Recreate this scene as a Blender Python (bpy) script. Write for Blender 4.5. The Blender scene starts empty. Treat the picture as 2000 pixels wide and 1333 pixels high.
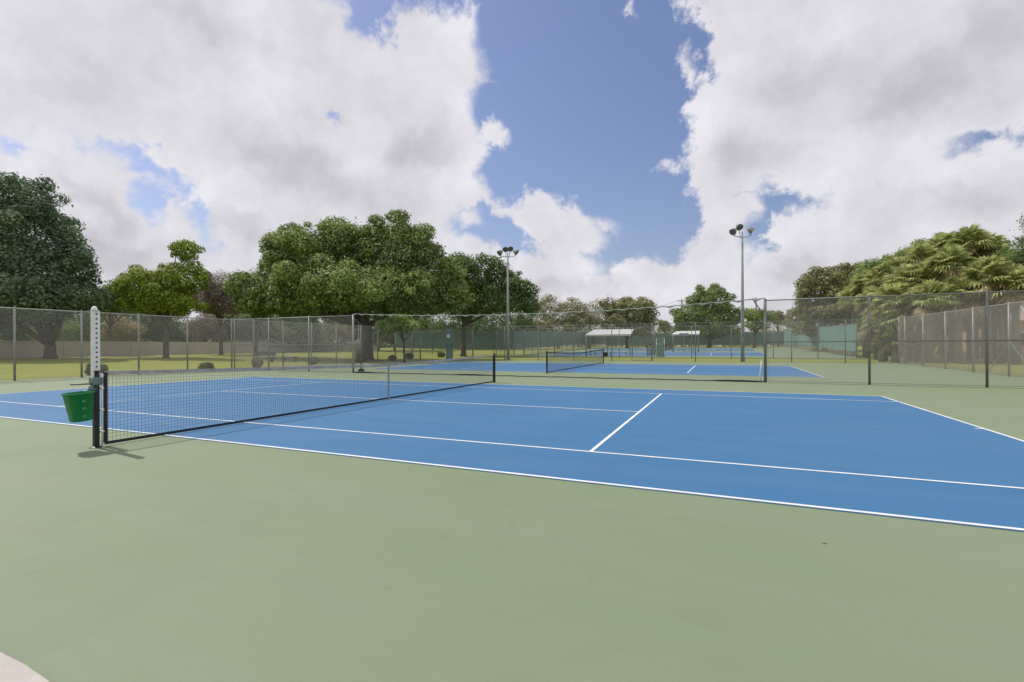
import bpy, math, random
import numpy as np
from mathutils import Vector, Matrix
random.seed(7)
S = bpy.context.scene
C = S.collection
R_ = math.radians

# ------------------------------------------------------------------ camera
CX, CY, CH, YAW, ROLL, F, VC = 7.9239, -10.2312, 1.3773, -.4081, -.0037, 941.24, 676.65
fwd = Vector((math.sin(YAW), math.cos(YAW), 0)); rgt = Vector((math.cos(YAW), -math.sin(YAW), 0)); up_ = Vector((0, 0, 1))
cr, sr = math.cos(ROLL), math.sin(ROLL)
ax, ay = cr * rgt + sr * up_, -sr * rgt + cr * up_
cam = bpy.data.cameras.new('camera'); cam.sensor_width = 36; cam.lens = F / 2000 * 36
cam.shift_y = 10.15 / 2000; cam.clip_end = 3000; cam.clip_start = .05
co = bpy.data.objects.new('camera', cam); C.objects.link(co)
m = Matrix((ax, ay, -fwd)).transposed().to_4x4(); m.translation = (CX, CY, CH)
co.matrix_world = m
S.camera = co

# ------------------------------------------------------------------ light
TO_SUN = Vector((-.561, .065, .825)).normalized()
EL = math.asin(TO_SUN.z); AZ = math.atan2(TO_SUN.x, TO_SUN.y)
sl = bpy.data.lights.new('sun', 'SUN'); sl.energy = 3.3; sl.angle = R_(.7); sl.color = (1, .955, .88)
so = bpy.data.objects.new('sun', sl); C.objects.link(so); so.rotation_euler = (-TO_SUN).to_track_quat('-Z', 'Y').to_euler()
S.view_settings.view_transform = 'Standard'; S.view_settings.look = 'None'
S.view_settings.exposure = 0.0; S.view_settings.gamma = 1


def dir_of(u, v):                      # direction in degrees (azimuth from +y to +x, elevation)
    x, y = (u - 1000) / F, (VC - v) / F
    d = fwd + x * ax + y * ay
    d.normalize()
    return math.degrees(math.atan2(d.x, d.y)), math.degrees(math.asin(d.z))


# sky shapes: (centre u, v, half width, half height, tilt degrees clockwise)
HOLES = [(1150, 100, 230, 175, 4), (1130, 260, 215, 140, 6), (1170, 370, 190, 100, 10), (1255, 450, 110, 80, 0), (1195, 500, 45, 60, 10),
         (960, 455, 80, 36, 12), (720, 30, 50, 40, 40), (800, -20, 150, 48, 0), (985, 350, 55, 50, 0), (1110, -60, 280, 120, 0),
         (262, 318, 72, 20, 28), (285, 388, 36, 24, 50), (366, 418, 52, 18, 56), (18, 268, 36, 16, 14), (630, 204, 15, 6, 50),
         (1545, 385, 88, 17, 0), (1478, 425, 16, 52, 8), (1945, 282, 66, 15, -14), (1500, 485, 20, 12, 0)]
PUFFS = [(975, 272, 26, 28, 0), (940, 288, 34, 9, 0), (1045, 430, 52, 48, 20), (1110, 460, 75, 55, 0), (1180, 445, 22, 12, 0), (1090, 530, 80, 50, 0),
         (1330, 322, 26, 6, -12), (1345, 150, 16, 34, 0), (1380, 215, 26, 14, 60), (905, 430, 34, 18, 0), (885, 395, 20, 22, 0),
         (1455, 400, 36, 42, 0), (1300, 540, 110, 38, 0), (1530, 420, 34, 24, 0), (815, 90, 80, 60, 20), (905, 270, 14, 40, 0), (1240, 12, 10, 18, 0)]
GREYS = [(1760, 190, 330, 95, -4, .75), (1950, 60, 230, 90, 0, .55), (640, 350, 210, 60, 24, .85), (820, 300, 90, 50, 0, .5), (170, 395, 110, 30, 40, .8), (430, 60, 190, 40, 20, .6),
         (470, 440, 160, 30, 15, .6), (230, 500, 90, 35, 10, .7), (90, 180, 120, 30, 10, .35), (1880, 400, 160, 32, -10, .55), (1640, 530, 260, 24, 0, .5), (1090, 560, 120, 26, 0, .6), (1500, 300, 160, 40, 0, .35)]


def world():
    w = bpy.data.worlds.new('World'); S.world = w; w.use_nodes = True
    nt = w.node_tree; N = nt.nodes; Lk = nt.links; N.clear()

    def nd(t, **k):
        n = N.new(t)
        for a, b in k.items(): setattr(n, a, b)
        return n

    def put(sock, val):
        if hasattr(val, 'is_output'): Lk.new(val, sock)
        else: sock.default_value = val

    def M(op, a, b=None, c=None, clamp=False):
        n = nd('ShaderNodeMath', operation=op, use_clamp=clamp)
        put(n.inputs[0], a)
        if b is not None: put(n.inputs[1], b)
        if c is not None: put(n.inputs[2], c)
        return n.outputs[0]

    def V(op, a, b=None, out=0, scale=None):
        n = nd('ShaderNodeVectorMath', operation=op)
        put(n.inputs[0], a)
        if b is not None: put(n.inputs[1], b)
        if scale is not None: put(n.inputs['Scale'], scale)
        return n.outputs[out]

    def noise(vec, sc, det, rough=.5, col=False):
        n = nd('ShaderNodeTexNoise'); put(n.inputs['Vector'], vec)
        n.inputs['Scale'].default_value = sc; n.inputs['Detail'].default_value = det; n.inputs['Roughness'].default_value = rough
        return n.outputs['Color' if col else 'Fac']
    tc = nd('ShaderNodeTexCoord'); d = V('NORMALIZE', tc.outputs['Generated'])
    w1 = V('SUBTRACT', noise(d, 5, 3, col=True), (.5, .5, .5))
    w2 = V('SUBTRACT', noise(d, 22, 4, .6, col=True), (.5, .5, .5))
    dw = V('NORMALIZE', V('ADD', d, V('ADD', V('SCALE', w1, scale=.07), V('SCALE', w2, scale=.085))))

    def azel(vec):
        s = nd('ShaderNodeSeparateXYZ'); Lk.new(vec, s.inputs[0])
        az = M('MULTIPLY', M('ARCTAN2', s.outputs[0], s.outputs[1]), 57.29578)
        el = M('MULTIPLY', M('ARCSINE', s.outputs[2]), 57.29578)
        c = nd('ShaderNodeCombineXYZ'); Lk.new(az, c.inputs[0]); Lk.new(el, c.inputs[1])
        return c.outputs[0], s.outputs[2]
    p, dz = azel(dw)
    p0, dz0 = azel(d)

    def field(pv, u, v, a, b, t):      # elliptical radius in the angular plane minus 1, times mean radius
        c0 = np.array(dir_of(u, v)); ct, st = math.cos(R_(t)), math.sin(R_(t))
        A = np.array(dir_of(u + a * ct, v + a * st)) - c0
        B = np.array(dir_of(u - b * st, v + b * ct)) - c0
        Mi = np.linalg.inv(np.array([A, B]).T)
        q = V('SUBTRACT', pv, (c0[0], c0[1], 0))
        e1 = V('DOT_PRODUCT', q, (Mi[0, 0], Mi[0, 1], 0), out=1); e2 = V('DOT_PRODUCT', q, (Mi[1, 0], Mi[1, 1], 0), out=1)
        r = M('SQRT', M('ADD', M('MULTIPLY', e1, e1), M('MULTIPLY', e2, e2)))
        rm = min(np.linalg.norm(A), np.linalg.norm(B))
        return r, rm
    s = None
    for h in HOLES:
        r, rm = field(p, *h)
        f = M('MULTIPLY', M('SUBTRACT', r, 1), float(rm))
        s = f if s is None else M('MINIMUM', s, f)
    for h in PUFFS:
        r, rm = field(p, *h)
        f = M('MULTIPLY', M('SUBTRACT', 1, r), float(rm))
        s = M('MAXIMUM', s, f)
    fb = noise(d, 11, 10, .68)
    dens = M('ADD', s, M('MULTIPLY', M('SUBTRACT', fb, .5), 4.5))
    mr = nd('ShaderNodeMapRange', interpolation_type='SMOOTHSTEP'); Lk.new(dens, mr.inputs[0]); mr.inputs[1].default_value = -.55; mr.inputs[2].default_value = .75
    alpha = mr.outputs[0]
    # shading: relief from the sun side, thick grey undersides
    off = V('ADD', d, (-.045, .0, .05))
    n1 = noise(V('ADD', d, V('SCALE', w2, scale=.05)), 7, 6, .55); n2 = noise(V('ADD', off, V('SCALE', w2, scale=.05)), 7, 6, .55)
    relief = M('SUBTRACT', n1, n2)
    g = None
    for (u, v, a, b, t, k) in GREYS:
        r, rm = field(p, u, v, a, b, t)
        m2 = nd('ShaderNodeMapRange', interpolation_type='SMOOTHSTEP'); Lk.new(r, m2.inputs[0]); m2.inputs[1].default_value = 1.5; m2.inputs[2].default_value = .1
        f = M('MULTIPLY', m2.outputs[0], k)
        g = f if g is None else M('MAXIMUM', g, f)
    g = M('ADD', g, M('MULTIPLY', M('SUBTRACT', noise(d, 3.2, 4), .52), .6), clamp=True)
    edge = nd('ShaderNodeMapRange'); Lk.new(dens, edge.inputs[0]); edge.inputs[1].default_value = 5; edge.inputs[2].default_value = 0.3
    br = M('ADD', M('MULTIPLY', g, -.18), .745)
    br = M('ADD', br, M('MULTIPLY', relief, .42))
    br = M('ADD', br, M('MULTIPLY', edge.outputs[0], .05))
    br = M('MINIMUM', M('MAXIMUM', br, .48), .87)
    mixc = nd('ShaderNodeMix', data_type='RGBA'); Lk.new(g, mixc.inputs[0])
    mixc.inputs[6].default_value = (.965, .95, 1.02, 1); mixc.inputs[7].default_value = (.965, .935, 1.01, 1)
    sc = nd('ShaderNodeVectorMath', operation='SCALE'); Lk.new(mixc.outputs[2], sc.inputs[0]); Lk.new(br, sc.inputs['Scale'])
    cl = nd('ShaderNodeBackground'); Lk.new(sc.outputs[0], cl.inputs[0]); cl.inputs[1].default_value = 1
    sky = nd('ShaderNodeTexSky', sky_type='NISHITA'); sky.sun_disc = False; sky.sun_elevation = EL; sky.sun_rotation = AZ; sky.air_density = 1.3; sky.dust_density = 1.2; sky.ozone_density = 2.2
    tint = V('MULTIPLY', sky.outputs[0], (1.03, .97, 1.12)); bg = nd('ShaderNodeBackground'); Lk.new(tint, bg.inputs[0]); bg.inputs[1].default_value = .098
    mx = nd('ShaderNodeMixShader'); Lk.new(alpha, mx.inputs[0]); Lk.new(bg.outputs[0], mx.inputs[1]); Lk.new(cl.outputs[0], mx.inputs[2])
    out = nd('ShaderNodeOutputWorld'); Lk.new(mx.outputs[0], out.inputs[0])


world()

# ------------------------------------------------------------------ helpers
PY = [-400, -100, -30, 10, 26, 31, 40, 44, 62, 74, 95, 140, 260, 900]
PZ = [0, 0, 0, 0, .08, .12, .20, .26, .62, .86, 1.0, 1.0, 1.0, 1.0]
LX = [-900, -300, -140, -80, -50, -44, -38, -32, -27, -22, -19.7]
LZ = [.5, .5, .5, .5, .5, .46, .36, .22, .09, .0, 0]


def tz(x, y):
    pr = float(np.interp(y, PY, PZ)); rs = float(np.interp(x, LX, LZ))
    return pr + rs * (1 - pr)


def at(u, D):                          # ground point seen in column u at depth D
    x = (u - 1000) / F * D
    return CX + fwd.x * D + rgt.x * x, CY + fwd.y * D + rgt.y * x


def zv(v, D): return CH + (VC - v) * D / F


def mat(name, col, rough=.7, col2=None, scale=3, bump=0, bscale=40, metal=0, island=0, trans=0, detail=4, alpha=1, spec=.5, stretch=None):
    m = bpy.data.materials.new(name); m.use_nodes = True; nt = m.node_tree; N = nt.nodes; L = nt.links
    b = N['Principled BSDF']; b.inputs['Roughness'].default_value = rough; b.inputs['Metallic'].default_value = metal
    b.inputs['Specular IOR Level'].default_value = spec
    c1 = (*col, 1)
    tc = N.new('ShaderNodeTexCoord'); vec = tc.outputs['Object']
    if stretch:
        mp = N.new('ShaderNodeMapping'); mp.inputs['Scale'].default_value = stretch; L.new(vec, mp.inputs[0]); vec = mp.outputs[0]
    csock = None
    if col2 is not None:
        n = N.new('ShaderNodeTexNoise'); n.inputs['Scale'].default_value = scale; n.inputs['Detail'].default_value = detail; n.inputs['Roughness'].default_value = .6; L.new(vec, n.inputs['Vector'])
        r = N.new('ShaderNodeMapRange'); r.inputs[1].default_value = .3; r.inputs[2].default_value = .7; L.new(n.outputs['Fac'], r.inputs[0])
        mx = N.new('ShaderNodeMix'); mx.data_type = 'RGBA'; L.new(r.outputs[0], mx.inputs[0]); mx.inputs[6].default_value = c1; mx.inputs[7].default_value = (*col2, 1)
        csock = mx.outputs[2]
    if island:
        g = N.new('ShaderNodeNewGeometry'); r = N.new('ShaderNodeMapRange'); L.new(g.outputs['Random Per Island'], r.inputs[0]); r.inputs[3].default_value = 1 - island; r.inputs[4].default_value = 1 + island
        h = N.new('ShaderNodeHueSaturation')
        if csock: L.new(csock, h.inputs['Color'])
        else: h.inputs['Color'].default_value = c1
        L.new(r.outputs[0], h.inputs['Value']); csock = h.outputs[0]
    if csock: L.new(csock, b.inputs['Base Color'])
    else: b.inputs['Base Color'].default_value = c1
    if bump:
        n = N.new('ShaderNodeTexNoise'); n.inputs['Scale'].default_value = bscale; n.inputs['Detail'].default_value = 5; L.new(vec, n.inputs['Vector'])
        bp = N.new('ShaderNodeBump'); bp.inputs['Strength'].default_value = bump; bp.inputs['Distance'].default_value = .02; L.new(n.outputs['Fac'], bp.inputs['Height']); L.new(bp.outputs[0], b.inputs['Normal'])
    if trans:
        t = N.new('ShaderNodeBsdfTranslucent')
        if csock: L.new(csock, t.inputs[0])
        else: t.inputs[0].default_value = c1
        mxs = N.new('ShaderNodeMixShader'); mxs.inputs[0].default_value = trans
        L.new(b.outputs[0], mxs.inputs[1]); L.new(t.outputs[0], mxs.inputs[2]); L.new(mxs.outputs[0], N['Material Output'].inputs[0])
    if alpha < 1: b.inputs['Alpha'].default_value = alpha
    return m


class MB:
    def __init__(s): s.v = []; s.f = []; s.mi = []

    def add(s, vs, fs, mi=0):
        o = len(s.v); s.v += [tuple(q) for q in vs]; s.f += [tuple(o + i for i in f) for f in fs]; s.mi += [mi] * len(fs)
        return s

    def box(s, x0, x1, y0, y1, z0, z1, mi=0):
        return s.add([(x, y, z) for z in (z0, z1) for y in (y0, y1) for x in (x0, x1)], [(0, 2, 3, 1), (4, 5, 7, 6), (0, 1, 5, 4), (2, 6, 7, 3), (0, 4, 6, 2), (1, 3, 7, 5)], mi)

    def bbox(s, x0, x1, y0, y1, z0, z1, b=.01, mi=0):        # chamfered box
        vs = []; 
        rings = [(z0, b), (z0 + b, 0), (z1 - b, 0), (z1, b)]
        for z, i in rings:
            xa, xb, ya, yb = x0 + i, x1 - i, y0 + i, y1 - i
            c = b * .7
            vs += [(xa + c, ya, z), (xb - c, ya, z), (xb, ya + c, z), (xb, yb - c, z), (xb - c, yb, z), (xa + c, yb, z), (xa, yb - c, z), (xa, ya + c, z)]
        fs = [tuple(range(7, -1, -1)), tuple(range(24, 32))]
        for k in range(3):
            for j in range(8): fs.append((k * 8 + j, k * 8 + (j + 1) % 8, k * 8 + 8 + (j + 1) % 8, k * 8 + 8 + j))
        return s.add(vs, fs, mi)

    def tube(s, pts, rad, n=8, mi=0, cap=True):
        pts = [Vector(q) for q in pts]
        if not hasattr(rad, '__len__'): rad = [rad] * len(pts)
        vs = []; fs = []
        for i, q in enumerate(pts):
            a = pts[max(i - 1, 0)]; b = pts[min(i + 1, len(pts) - 1)]; t = (b - a).normalized()
            r = Vector((0, 0, 1)) if abs(t.z) < .9 else Vector((1, 0, 0))
            e1 = t.cross(r).normalized(); e2 = t.cross(e1)
            for j in range(n):
                an = 2 * math.pi * (j + .5) / n; vs.append(q + (e1 * math.cos(an) + e2 * math.sin(an)) * rad[i])
        for i in range(len(pts) - 1):
            for j in range(n): fs.append((i * n + j, i * n + (j + 1) % n, (i + 1) * n + (j + 1) % n, (i + 1) * n + j))
        if cap: fs += [tuple(range(n - 1, -1, -1)), tuple(range((len(pts) - 1) * n, len(pts) * n))]
        return s.add(vs, fs, mi)

    def lathe(s, c, prof, n=16, mi=0):
        vs = []; fs = []
        for (r, z) in prof:
            for j in range(n): an = 2 * math.pi * j / n; vs.append((c[0] + r * math.cos(an), c[1] + r * math.sin(an), c[2] + z))
        for i in range(len(prof) - 1):
            for j in range(n): fs.append((i * n + j, i * n + (j + 1) % n, (i + 1) * n + (j + 1) % n, (i + 1) * n + j))
        fs += [tuple(range(n - 1, -1, -1)), tuple(range((len(prof) - 1) * n, len(prof) * n))]
        return s.add(vs, fs, mi)

    def build(s, name, mats, parent=None, smooth=False):
        me = bpy.data.meshes.new(name); me.from_pydata(s.v, [], s.f)
        if not isinstance(mats, (list, tuple)): mats = [mats]
        for q in mats: me.materials.append(q)
        if len(mats) > 1: me.polygons.foreach_set('material_index', s.mi)
        if smooth: me.polygons.foreach_set('use_smooth', [True] * len(s.f))
        me.update()
        o = bpy.data.objects.new(name, me); C.objects.link(o)
        if parent: o.parent = parent
        return o


def npmesh(name, V, Fq, m, parent=None, n=4):
    V = np.asarray(V, np.float32).reshape(-1, 3); Fq = np.asarray(Fq, np.int32).reshape(-1, n)
    me = bpy.data.meshes.new(name); me.vertices.add(len(V)); me.vertices.foreach_set('co', V.ravel())
    me.loops.add(Fq.size); me.loops.foreach_set('vertex_index', Fq.ravel())
    me.polygons.add(len(Fq)); me.polygons.foreach_set('loop_start', np.arange(0, Fq.size, n, dtype=np.int32))
    me.polygons.foreach_set('loop_total', np.full(len(Fq), n, np.int32))
    me.materials.append(m); me.update(calc_edges=True); me.validate()
    o = bpy.data.objects.new(name, me); C.objects.link(o)
    if parent: o.parent = parent
    return o


def wires(P0, P1, r):                  # many thin three-sided rods at once
    P0 = np.asarray(P0, float); P1 = np.asarray(P1, float); t = P1 - P0; t /= np.linalg.norm(t, axis=1)[:, None]
    ref = np.where(np.abs(t[:, 2:3]) < .9, [[0, 0, 1.]], [[1., 0, 0]]); a = np.cross(t, ref); a /= np.linalg.norm(a, axis=1)[:, None]; b = np.cross(t, a)
    V = []
    for k in range(3):
        o = (a * math.cos(k * 2.0944) + b * math.sin(k * 2.0944)) * r; V += [P0 + o, P1 + o]
    V = np.stack(V, 1); n = len(P0); base = np.arange(n)[:, None, None] * 6
    Fq = base + np.array([[0, 2, 3, 1], [2, 4, 5, 3], [4, 0, 1, 5]])[None]
    return V.reshape(-1, 3), Fq.reshape(-1, 4)


def thing(name, label, cat, loc=(0, 0, 0), group=None, rz=0):
    o = bpy.data.objects.new(name, None); C.objects.link(o); o.location = loc; o.rotation_euler = (0, 0, rz); o.empty_display_size = .2
    tag(o, label, cat, group); return o


def tag(o, label, cat=None, group=None, kind=None):
    if label: o['label'] = label
    if cat: o['category'] = cat
    if group: o['group'] = group
    if kind: o['kind'] = kind
    return o


def struct(o): o['kind'] = 'structure'; return o


def dup(root):
    r = root.copy(); C.objects.link(r)
    for ch in list(root.children):
        c = ch.copy(); C.objects.link(c); c.parent = r
        for g in list(ch.children):
            e = g.copy(); C.objects.link(e); e.parent = c
    return r


# ------------------------------------------------------------------ materials
GALV = mat('galvanised_steel', (.36, .36, .34), .5, (.27, .27, .26), 6, metal=.35)
GALVD = mat('weathered_steel', (.22, .23, .22), .55, (.16, .165, .155), 6, metal=.3)
WIRE = mat('chain_wire', (.40, .40, .38), .6, metal=.2)
BLACK = mat('black_paint', (.012, .013, .014), .45)
WHITE = mat('white_paint', (.78, .78, .77), .5, (.68, .68, .66), 9)
LINEW = mat('line_paint', (.76, .77, .78), .7, (.58, .61, .65), 3, detail=8)


def court_mat(name, c1, c2, c3):
    m = mat(name, c1, .66, c2, .28, bump=.25, bscale=260, spec=.36, detail=6)
    nt = m.node_tree; N = nt.nodes; L = nt.links; b = N['Principled BSDF']; src = b.inputs['Base Color'].links[0].from_socket
    tc = [n for n in N if n.bl_idname == 'ShaderNodeTexCoord'][0]
    # broad worn streaks brushed along x and fine grain
    mp = N.new('ShaderNodeMapping'); mp.inputs['Scale'].default_value = (.25, 1.6, 1); L.new(tc.outputs['Object'], mp.inputs[0])
    n = N.new('ShaderNodeTexNoise'); n.inputs['Scale'].default_value = 1.1; n.inputs['Detail'].default_value = 6; n.inputs['Roughness'].default_value = .62; L.new(mp.outputs[0], n.inputs['Vector'])
    r = N.new('ShaderNodeMapRange'); r.inputs[1].default_value = .45; r.inputs[2].default_value = .75; r.inputs[4].default_value = .55; L.new(n.outputs['Fac'], r.inputs[0])
    mx = N.new('ShaderNodeMix'); mx.data_type = 'RGBA'; L.new(r.outputs[0], mx.inputs[0]); L.new(src, mx.inputs[6]); mx.inputs[7].default_value = (*c3, 1)
    g = N.new('ShaderNodeTexNoise'); g.inputs['Scale'].default_value = 60; g.inputs['Detail'].default_value = 3; L.new(tc.outputs['Object'], g.inputs['Vector'])
    r2 = N.new('ShaderNodeMapRange'); r2.inputs[3].default_value = .93; r2.inputs[4].default_value = 1.07; L.new(g.outputs['Fac'], r2.inputs[0])
    # small scuffs and ball marks, and a few broad water stains
    sc = N.new('ShaderNodeTexVoronoi'); sc.inputs['Scale'].default_value = 1.9; sc.inputs['Randomness'].default_value = 1; L.new(tc.outputs['Object'], sc.inputs['Vector'])
    r3 = N.new('ShaderNodeMapRange'); r3.inputs[1].default_value = .045; r3.inputs[2].default_value = .075; r3.inputs[3].default_value = .93; r3.inputs[4].default_value = 1; L.new(sc.outputs['Distance'], r3.inputs[0])
    st = N.new('ShaderNodeTexNoise'); st.inputs['Scale'].default_value = .8; st.inputs['Detail'].default_value = 8; st.inputs['Distortion'].default_value = 1.2; L.new(tc.outputs['Object'], st.inputs['Vector'])
    r4 = N.new('ShaderNodeMapRange'); r4.inputs[1].default_value = .56; r4.inputs[2].default_value = .62; r4.inputs[3].default_value = 1; r4.inputs[4].default_value = .965; L.new(st.outputs['Fac'], r4.inputs[0])
    m1 = N.new('ShaderNodeMath'); m1.operation = 'MULTIPLY'; L.new(r2.outputs[0], m1.inputs[0]); L.new(r3.outputs[0], m1.inputs[1])
    m2 = N.new('ShaderNodeMath'); m2.operation = 'MULTIPLY'; L.new(m1.outputs[0], m2.inputs[0]); L.new(r4.outputs[0], m2.inputs[1])
    h = N.new('ShaderNodeHueSaturation'); L.new(mx.outputs[2], h.inputs['Color']); L.new(m2.outputs[0], h.inputs['Value']); L.new(h.outputs[0], b.inputs['Base Color'])
    return m


GREEN = court_mat('green_acrylic', (.170, .230, .120), (.196, .246, .152), (.214, .238, .172))
BLUE = court_mat('blue_acrylic', (.030, .138, .300), (.040, .150, .315), (.070, .168, .31))
LAWN = mat('lawn_grass', (.19, .235, .045), .9, (.27, .265, .075), .25, bump=.9, bscale=18, detail=8, spec=.1)
CONC = mat('concrete', (.50, .46, .43), .85, (.40, .37, .35), 4, bump=.4, bscale=60)
STRIP = mat('pale_gravel', (.33, .30, .24), .9, (.25, .22, .17), 3, bump=.6, bscale=50)
BARK = mat('bark', (.13, .105, .085), .9, (.07, .055, .045), 6, bump=.8, bscale=14, stretch=(1, 1, .3))
PBARK = mat('palm_bark', (.27, .25, .22), .9, (.16, .145, .125), 8, bump=.8, bscale=10, stretch=(1, 1, 3))


def leafmat(name, a, b, isl=.55, tr=.42, sc=.7, rough=.55, k=1.3): return mat(name, tuple(q * k for q in a), rough, tuple(q * k for q in b), sc, island=isl, trans=tr, detail=3, spec=.2)


LF = dict(
    dark=leafmat('leaf_bluegreen', (.08, .13, .075), (.15, .21, .115)),
    ficus=leafmat('leaf_ficus', (.115, .17, .05), (.25, .31, .10)),
    deep=leafmat('leaf_deep', (.075, .125, .04), (.15, .205, .065)),
    lime=leafmat('leaf_lime', (.15, .21, .03), (.24, .29, .05)),
    brown=leafmat('leaf_greybrown', (.17, .145, .115), (.27, .23, .18)),
    olive=leafmat('leaf_olive', (.15, .165, .065), (.28, .27, .12)),
    tan=leafmat('leaf_tan', (.20, .185, .07), (.32, .27, .12)),
    palm=leafmat('leaf_palm', (.23, .28, .10), (.38, .38, .17), sc=.9, rough=.45),
    dead=leafmat('leaf_dead', (.30, .24, .13), (.40, .32, .19)),
    hedge=leafmat('leaf_hedge', (.07, .115, .045), (.12, .165, .06)),
)


# ------------------------------------------------------------------ ground
def grid(xs, ys, zf, name, m, dz=0):
    V = [(x, y, zf(x, y) + dz) for y in ys for x in xs]; nx = len(xs)
    Fq = [(j * nx + i, j * nx + i + 1, (j + 1) * nx + i + 1, (j + 1) * nx + i) for j in range(len(ys) - 1) for i in range(nx - 1)]
    b = MB(); b.add(V, Fq); return struct(b.build(name, m))


gx = LX + [20.2, 60, 140, 300, 900]
grid(gx, PY, tz, 'lawn', LAWN, -.04)


def slab(name, x0, x1, y0, y1, m, dz, th=.06):
    ys = [y0] + [y for y in PY if y0 < y < y1] + [y1]; b = MB(); n = len(ys)
    V = []
    for y in ys:
        z = float(np.interp(y, PY, PZ)) + dz
        V += [(x0, y, z), (x1, y, z), (x0, y, z - th), (x1, y, z - th)]
    Fq = []
    for i in range(n - 1):
        a, c = i * 4, i * 4 + 4
        Fq += [(a, a + 1, c + 1, c), (a, c, c + 2, a + 2), (a + 1, a + 3, c + 3, c + 1)]
    Fq += [(0, 2, 3, 1), ((n - 1) * 4, (n - 1) * 4 + 1, (n - 1) * 4 + 3, (n - 1) * 4 + 2)]
    b.add(V, Fq); return struct(b.build(name, m))


slab('court_apron', -19.55, 19.3, -14, 30.3, GREEN, 0)
slab('court_apron', -15.2, 19.2, 39.2, 95, GREEN, 0)
slab('fence_edging', -20.0, -19.551, -14, 30.3, STRIP, .004, .05)
slab('fence_edging', -19.55, 19.3, 30.301, 30.6, STRIP, -.006, .03)
# pale walkway corner by the camera
b = MB(); pts = [(5.45, -9.185), (5.2, -9.168), (4.95, -9.168), (4.6, -9.19), (3.9, -9.30), (3.2, -9.55), (2.6, -10.0), (2.2, -10.8), (2.2, -14), (12, -14), (12, -9.6), (9, -9.5), (7, -9.30)]
top = [(x, y, .03) for x, y in pts]; bot = [(x, y, .0) for x, y in pts]; n = len(pts)
b.add(top + bot, [tuple(range(n))[::-1]] + [(i, (i + 1) % n, n + (i + 1) % n, n + i) for i in range(n)])
o = struct(b.build('walkway', CONC))
md = o.modifiers.new('bev', 'BEVEL'); md.width = .008; md.segments = 2


def court(cx, cy):
    slab('court_surface', cx - 11.90, cx + 11.90, cy - 5.50, cy + 5.50, BLUE, .004, .003)
    lines = MB(); w = .05

    def seg(x0, x1, y0, y1):
        ys = [y0] + [y for y in PY if y0 < y < y1] + [y1]
        for a, c in zip(ys[:-1], ys[1:]):
            za, zc = [float(np.interp(q, PY, PZ)) + .008 for q in (a, c)]
            lines.add([(x0, a, za), (x1, a, za), (x1, c, zc), (x0, c, zc)], [(0, 1, 2, 3)])
    L, W, s_, v_ = 11.885, 5.485, 4.115, 6.40
    for y in (-W, W - w): seg(cx - L, cx + L, cy + y, cy + y + w)
    for y in (-s_, s_ - w): seg(cx - L + w, cx + L - w, cy + y, cy + y + w)
    for x in (-L, L - w): seg(cx + x, cx + x + w, cy - W + w, cy - s_); seg(cx + x, cx + x + w, cy + s_, cy + W - w); seg(cx + x, cx + x + w, cy - s_ + w, cy + s_ - w)
    for x in (-v_, v_ - w): seg(cx + x, cx + x + w, cy - s_ + w, cy + s_ - w)
    seg(cx - v_ + w, cx + v_ - w, cy - w / 2, cy + w / 2)
    for x in (-L + w, L - w - .1): seg(cx + x, cx + x + .1, cy - w / 2, cy + w / 2)
    struct(lines.build('court_lines', LINEW))


C2 = (0.05, 19.0); C3 = (.6, 50.2); C4 = (.6, 67.5)
court(0, 0); court(*C2); court(*C3); court(*C4)

# ------------------------------------------------------------------ nets and posts
CORD = mat('net_cord', (.035, .038, .045), .8)
BAND = mat('headband_canvas', (.46, .45, .43), .8, (.26, .25, .24), 5)
STRAP = mat('strap_webbing', (.30, .32, .34), .8)
NAVY = mat('net_tape_black', (.012, .015, .02), .8, (.02, .024, .03), 9)
TEAL = mat('teal_plastic', (.16, .23, .22), .5, (.11, .16, .15), 12)


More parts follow.
